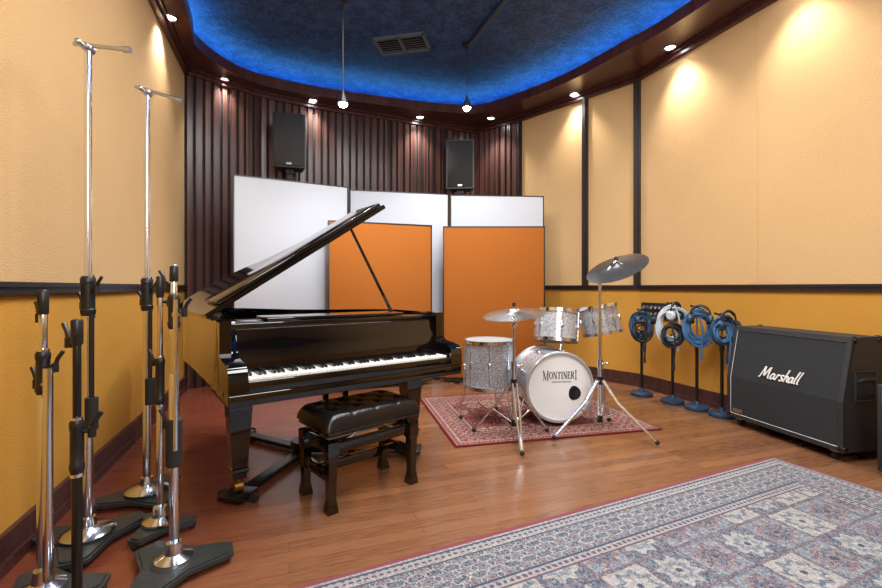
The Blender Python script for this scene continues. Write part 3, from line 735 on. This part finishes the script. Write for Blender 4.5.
# ------------------------------------------------------------------ headphone stands by the right wall
def cable_stand(x, y, z, label, base='bluebase'):
    r = thing('headphone_stand', label, 'headphone stand', (x,y,0), 0, 'round-based stands beside the guitar cabinet')
    MB().lathe([(0,0),(.102,0),(.108,.01),(.106,.03),(.09,.042),(.03,.05),(.02,.08),(0,.08)],36,cap=False).build('base', base, r)
    MB().cyl((0,0,.07),(0,0,.62),.014).build('lower_tube', 'satin', r)
    MB().cyl((0,0,.58),(0,0,.68),.02).build('clutch', 'black', r)
    MB().cyl((0,0,.66),(0,0,z),.009).build('upper_tube', 'steel', r)
    MB().cyl((0,-.1,z-.02),(0,.1,z+.01),.01).cyl((0,0,z-.04),(0,0,z+.02),.017).build('cross_arm', 'black', r)
    return r
def coil(x, y, z, R, m, label, n=6, yaw=0.3, seed=0, r=.0092):
    rnd = random.Random(seed); mb = MB(); pts = []
    N = 26*n
    ks = [(rnd.uniform(.72,1.12), rnd.uniform(-.024,.024), rnd.uniform(-.045,.015), rnd.uniform(-.032,.032)) for _ in range(n+1)]
    for i in range(N+1):
        tq = i/26; k = int(tq); f = tq-k; k2 = min(k+1,n); k = min(k,n)
        a = [ks[k][j]*(1-f)+ks[k2][j]*f for j in range(4)]
        th = 2*PI*tq+PI/2
        pts.append((R*a[0]*math.cos(th)*.82+a[1], a[3]+.01*math.sin(3*th), R*a[0]*math.sin(th)*1.1+a[2]*1.2-R*(a[0]-1)))
    mb.tube(pts, r, 7)
    tail = [pts[-1], Vector(pts[-1])+Vector((.03,-.03,-.14)), Vector(pts[-1])+Vector((.02,-.03,-.36))]
    mb.tube(catmull(tail,6), r*.9, 7); mb.cyl(tail[-1], Vector(tail[-1])+Vector((0,0,-.06)), .011)
    o = mb.build('cable_coil', m); o.location = (x,y,z); o.rotation_euler = (0,0,yaw)
    tag(o, label, 'cable', 'coiled cables on the stands by the right wall'); return o
def headphones(x, y, z, yaw, m, label):
    r = thing('headphones', label, 'headphones', (x,y,z), yaw, 'headphones hung on the stands by the right wall')
    arc = [(.078*math.cos(a)*1.0, 0, .085*math.sin(a)) for a in [PI*k/16 for k in range(17)]]
    MB().tube(arc, .008, 8).tube([(p[0]*.96, p[1], p[2]*.94) for p in arc[3:14]], .012, 8).build('headband', 'cab_black', r)
    for sx in (-1,1):
        c_ = MB().lathe([(0,.03),(.03,.03),(.043,.02),(.045,0),(0,0)],24,Matrix.Translation((sx*.072,0,-.045)) @ Matrix.Rotation(sx*PI/2,4,'Y'),cap=False).cyl((sx*.078,0,0),(sx*.08,0,-.03),.007).build('ear_cup', m, r)
        MB().lathe([(0,0),(.042,0),(.045,-.01),(.04,-.022),(.022,-.022),(.018,-.01),(0,-.01)],24,Matrix.Translation((sx*.072,0,-.045)) @ Matrix.Rotation(sx*PI/2,4,'Y'),cap=False).build('ear_pad', 'rubber', c_)
st = [((2.13,4.68),.90,'round-based stand farthest from the guitar cabinet, holding a dark blue and black cable coil'),
      ((2.30,4.38),.98,'round-based stand holding the pale blue-white cable coil'),
      ((2.405,4.145),.96,'round-based stand holding the mid-blue cable coil'),
      ((2.50,3.925),.90,'round-based stand touching the left end of the guitar cabinet, holding a navy coil')]
for (x,y), z, l in st: cable_stand(x,y,z,l)
yw = -.5
headphones(2.13,4.60,.85,-.2,'bluebase','blue and black headphones on the stand farthest from the guitar cabinet')
headphones(2.27,4.26,.92,.5,'cab_white','pale headphones on the stand with the pale blue-white coil')
headphones(2.37,4.03,.90,-.6,'cab_navy','navy headphones on the stand with the mid-blue coil')
headphones(2.50,3.84,.86,.2,'bluebase','blue and black headphones on the stand touching the guitar cabinet')
coil(2.13-.03,4.64,.75,.12,'cab_navy','dark blue cable coil on the stand farthest from the guitar cabinet',11,yw,1)
coil(2.13-.06,4.57,.72,.08,'cab_black','black cable coil on the stand farthest from the guitar cabinet',6,yw,2)
coil(2.28,4.33,.79,.15,'cab_white','pale blue-white cable coil hanging on a stand',13,yw,3)
coil(2.235,4.24,.69,.10,'cab_black','black cable coil hanging just below the pale coil',7,yw,4)
coil(2.39,4.09,.78,.135,'cab_blue','mid-blue cable coil hanging on a stand between the pale coil and the navy coil',13,yw,5)
coil(2.48,3.88,.77,.11,'cab_navy','navy cable coil beside the guitar cabinet',10,yw+.2,6)
coil(2.44,3.83,.77,.07,'cab_blue','small mid-blue cable coil nearest the guitar cabinet',4,yw+.2,7)

# ------------------------------------------------------------------ stands at the left
def star(R, w, va, rot):
    P = []
    for k in range(3):
        a = rot+2*PI*k/3; c, s = math.cos(a), math.sin(a)
        P += [(R*c+w*s, R*s-w*c), (R*1.05*c+w*.75*s, R*1.05*s-w*.75*c), (R*1.05*c-w*.75*s, R*1.05*s+w*.75*c), (R*c-w*s, R*s+w*c)]
        b = a+PI/3; P.append((va*math.cos(b), va*math.sin(b)))
    return P
def tri_base(r, R, rot):
    b = MB(); zo = .028; q = R/.2
    b.prism(star(R,.052*q,.11*q,rot), zo, zo+.016); b.prism(star(R*.93,.042*q,.10*q,rot), zo+.016, zo+.022)
    b.lathe([(0,zo+.022),(.08*q,zo+.022),(.075*q,zo+.028),(0,zo+.028)],28,cap=False)
    o = b.build('base', 'castgrey', r)
    for k in range(3):
        a = rot+2*PI*k/3; c, s = math.cos(a), math.sin(a)
        MB().cyl((R*.95*c-s*.012,R*.95*s+c*.012,.015),(R*.95*c+s*.012,R*.95*s-c*.012,.015),.015,n=16).build('wheel', 'rubber', o)
    return zo+.028
def lever(r, z, a, s=1):
    c, n = math.cos(a), math.sin(a)
    MB().cyl((0,0,z),(c*.05*s,n*.05*s,z),.007).tube([(c*.045*s,n*.045*s,z+.004),(c*.055*s,n*.055*s,z+.03),(c*.075*s,n*.075*s,z+.055)],.007).cyl((c*.045*s,n*.045*s,z-.02),(c*.045*s,n*.045*s,z+.012),.011).build('clutch_lever', 'black', r)
def ringed(r, z0, z1, rr):
    MB().lathe([(rr*.75,z0),(rr*.85,z0+.004),(rr,z0+.015),(rr,z0+.03),(rr*.9,z0+.034),(rr*.9,z1-.034),(rr,z1-.03),(rr,z1-.012),(rr*.75,z1)],20).build('clutch', 'black', r)
    MB().cyl((0,0,z0-.008),(0,0,z0+.002),rr*.9).build('clutch_ring', 'chrome', r)
    MB().cyl((0,0,z1-.002),(0,0,z1+.006),rr*.82).build('clutch_ring', 'chrome', r)
def tall_stand(x, y, zt, bd, label, rot):
    r = thing('boom_stand', label, 'microphone stand', (x,y,0), 0, 'tall boom stands by the left wall')
    z = tri_base(r, .215, rot)
    MB().lathe([(0,z),(.1,z),(.104,z+.008),(.085,z+.02),(.034,z+.032),(.028,z+.07),(0,z+.07)],32,cap=False).build('base_dome', 'chrome', r)
    MB().cyl((0,0,z+.05),(0,0,1.10),.0195).build('lower_tube', 'chrome', r)
    ringed(r, 1.02, 1.20, .029); lever(r, 1.07, 2.7); lever(r, 1.14, -.2)
    MB().cyl((0,0,1.2),(0,0,zt),.0145).build('upper_tube', 'chrome', r)
    MB().ball((0,0,zt),.022).cyl((0,-.025,zt),(0,.025,zt),.018).cyl((0,-.025,zt),(0,-.05,zt),.009).ball((0,-.055,zt),.013).build('boom_clamp', 'steel', r)
    d = Vector(bd)
    MB().cyl(Vector((0,0,zt+.012))-d*.06,Vector((0,0,zt+.012))+d*.17,.009).cyl(Vector((0,0,zt+.012))+d*.15,Vector((0,0,zt+.012))+d*.185,.014).build('boom_arm', 'steel', r)
    MB().cyl((.026,-.012,.52),(.026,-.012,.66),.025).build('counterweight', 'rubber', r)
    MB().cyl((.026,-.012,.66),(.026,-.012,1.03),.0095).build('folded_tube', 'black', r)
    return r
q = G(88,545); tall_stand(q.x,q.y,2.215,(.96,.1,-.06),'tall chrome boom stand nearest the camera, its top reaching highest on the left wall',.96)
q = G(147,500); tall_stand(q.x,q.y,2.20,(.93,.2,-.22),'tall chrome boom stand farther from the camera, next to the piano tail',PI/2)
def short_stand(x, y, segs, label, rot, knobs=(), arm=None, R=.205):
    r = thing('microphone_stand', label, 'microphone stand', (x,y,0), 0, 'lowered microphone stands by the left wall')
    z = tri_base(r, R, rot)
    MB().lathe([(0,z),(.07,z),(.07,z+.01),(.034,z+.028),(.028,z+.07),(0,z+.07)],28,cap=False).build('base_collar', 'chrome', r)
    for nm, z0, z1, rr, m in segs:
        if nm == 'clutch': ringed(r, z0, z1, rr)
        else: MB().lathe([(rr*.8,z0),(rr,z0+.006),(rr,z1-.006),(rr*.8,z1)],20).build(nm, m, r)
    for zk, a in knobs: lever(r, zk, a, .85)
    if arm:
        for (ax, ay, z0, z1, rr, m) in arm: MB().cyl((ax,ay,z0),(ax,ay,z1),rr).cyl((0,0,z1-.06),(ax,ay,z1-.06),.014).build('folded_boom', m, r)
    return r
Y = 1.60; short_stand((43-CX)/F*Y, Y, (('lower_tube',.09,.80,.0185,'chrome'),('clutch',.76,.92,.023,'black'),('upper_tube',.9,1.08,.013,'chrome'),('top_cap',1.05,1.14,.017,'black')),
    'lowered chrome microphone stand nearest the left edge of the photo',.35,((.86,.2),(.80,2.8),(1.04,2.6)),((.036,-.02,.1,.86,.015,'chrome'),), R=.185)
Y = 1.37; short_stand((77-CX)/F*Y, Y, (('lower_tube',.09,.6,.014,'satin'),('clutch',.57,.74,.02,'black'),('upper_tube',.72,1.0,.011,'satin'),('top_cap',.97,1.05,.016,'black')),
    'lowered all-black microphone stand between the chrome ones',.5,((.70,.4),(.98,2.8)))
Y = 2.06; short_stand((160-CX)/F*Y, Y, (('lower_tube',.09,.66,.015,'chrome'),('clutch',.60,.82,.021,'black'),('upper_tube',.80,1.2,.012,'chrome'),('top_cap',1.10,1.2,.016,'black')),
    'lowered chrome stand with a long black grip, just behind the one nearest the piano',.35,((.80,2.9),(1.08,.3)), R=.14)
q = G(174,573); short_stand(q.x,q.y, (('lower_tube',.09,.8,.0185,'chrome'),('grip',.43,.62,.03,'rubber'),('clutch',.98,1.12,.023,'black'),('upper_tube',.78,1.24,.013,'chrome'),('top_cap',1.17,1.235,.016,'black')),
    'lowered chrome stand nearest the piano with a fat black rubber grip',.5,((1.05,.2),(1.16,3.0),(.60,3.0)),((.018,-.02,.5,1.1,.009,'chrome'),))

# ------------------------------------------------------------------ camera, world
cam = bpy.data.cameras.new('camera'); co = bpy.data.objects.new('camera', cam); C.objects.link(co)
co.location = (0,0,H); co.rotation_euler = (PI/2,0,0); cam.sensor_width = 36; cam.lens = 18; cam.sensor_fit = 'HORIZONTAL'; cam.shift_y = -7/882; cam.clip_start = .02
bpy.context.scene.camera = co
w = bpy.data.worlds.new('world'); bpy.context.scene.world = w; w.use_nodes = True
w.node_tree.nodes['Background'].inputs[0].default_value = (.5,.5,.5,1); w.node_tree.nodes['Background'].inputs[1].default_value = .1
bpy.context.scene.view_settings.view_transform = 'Standard'
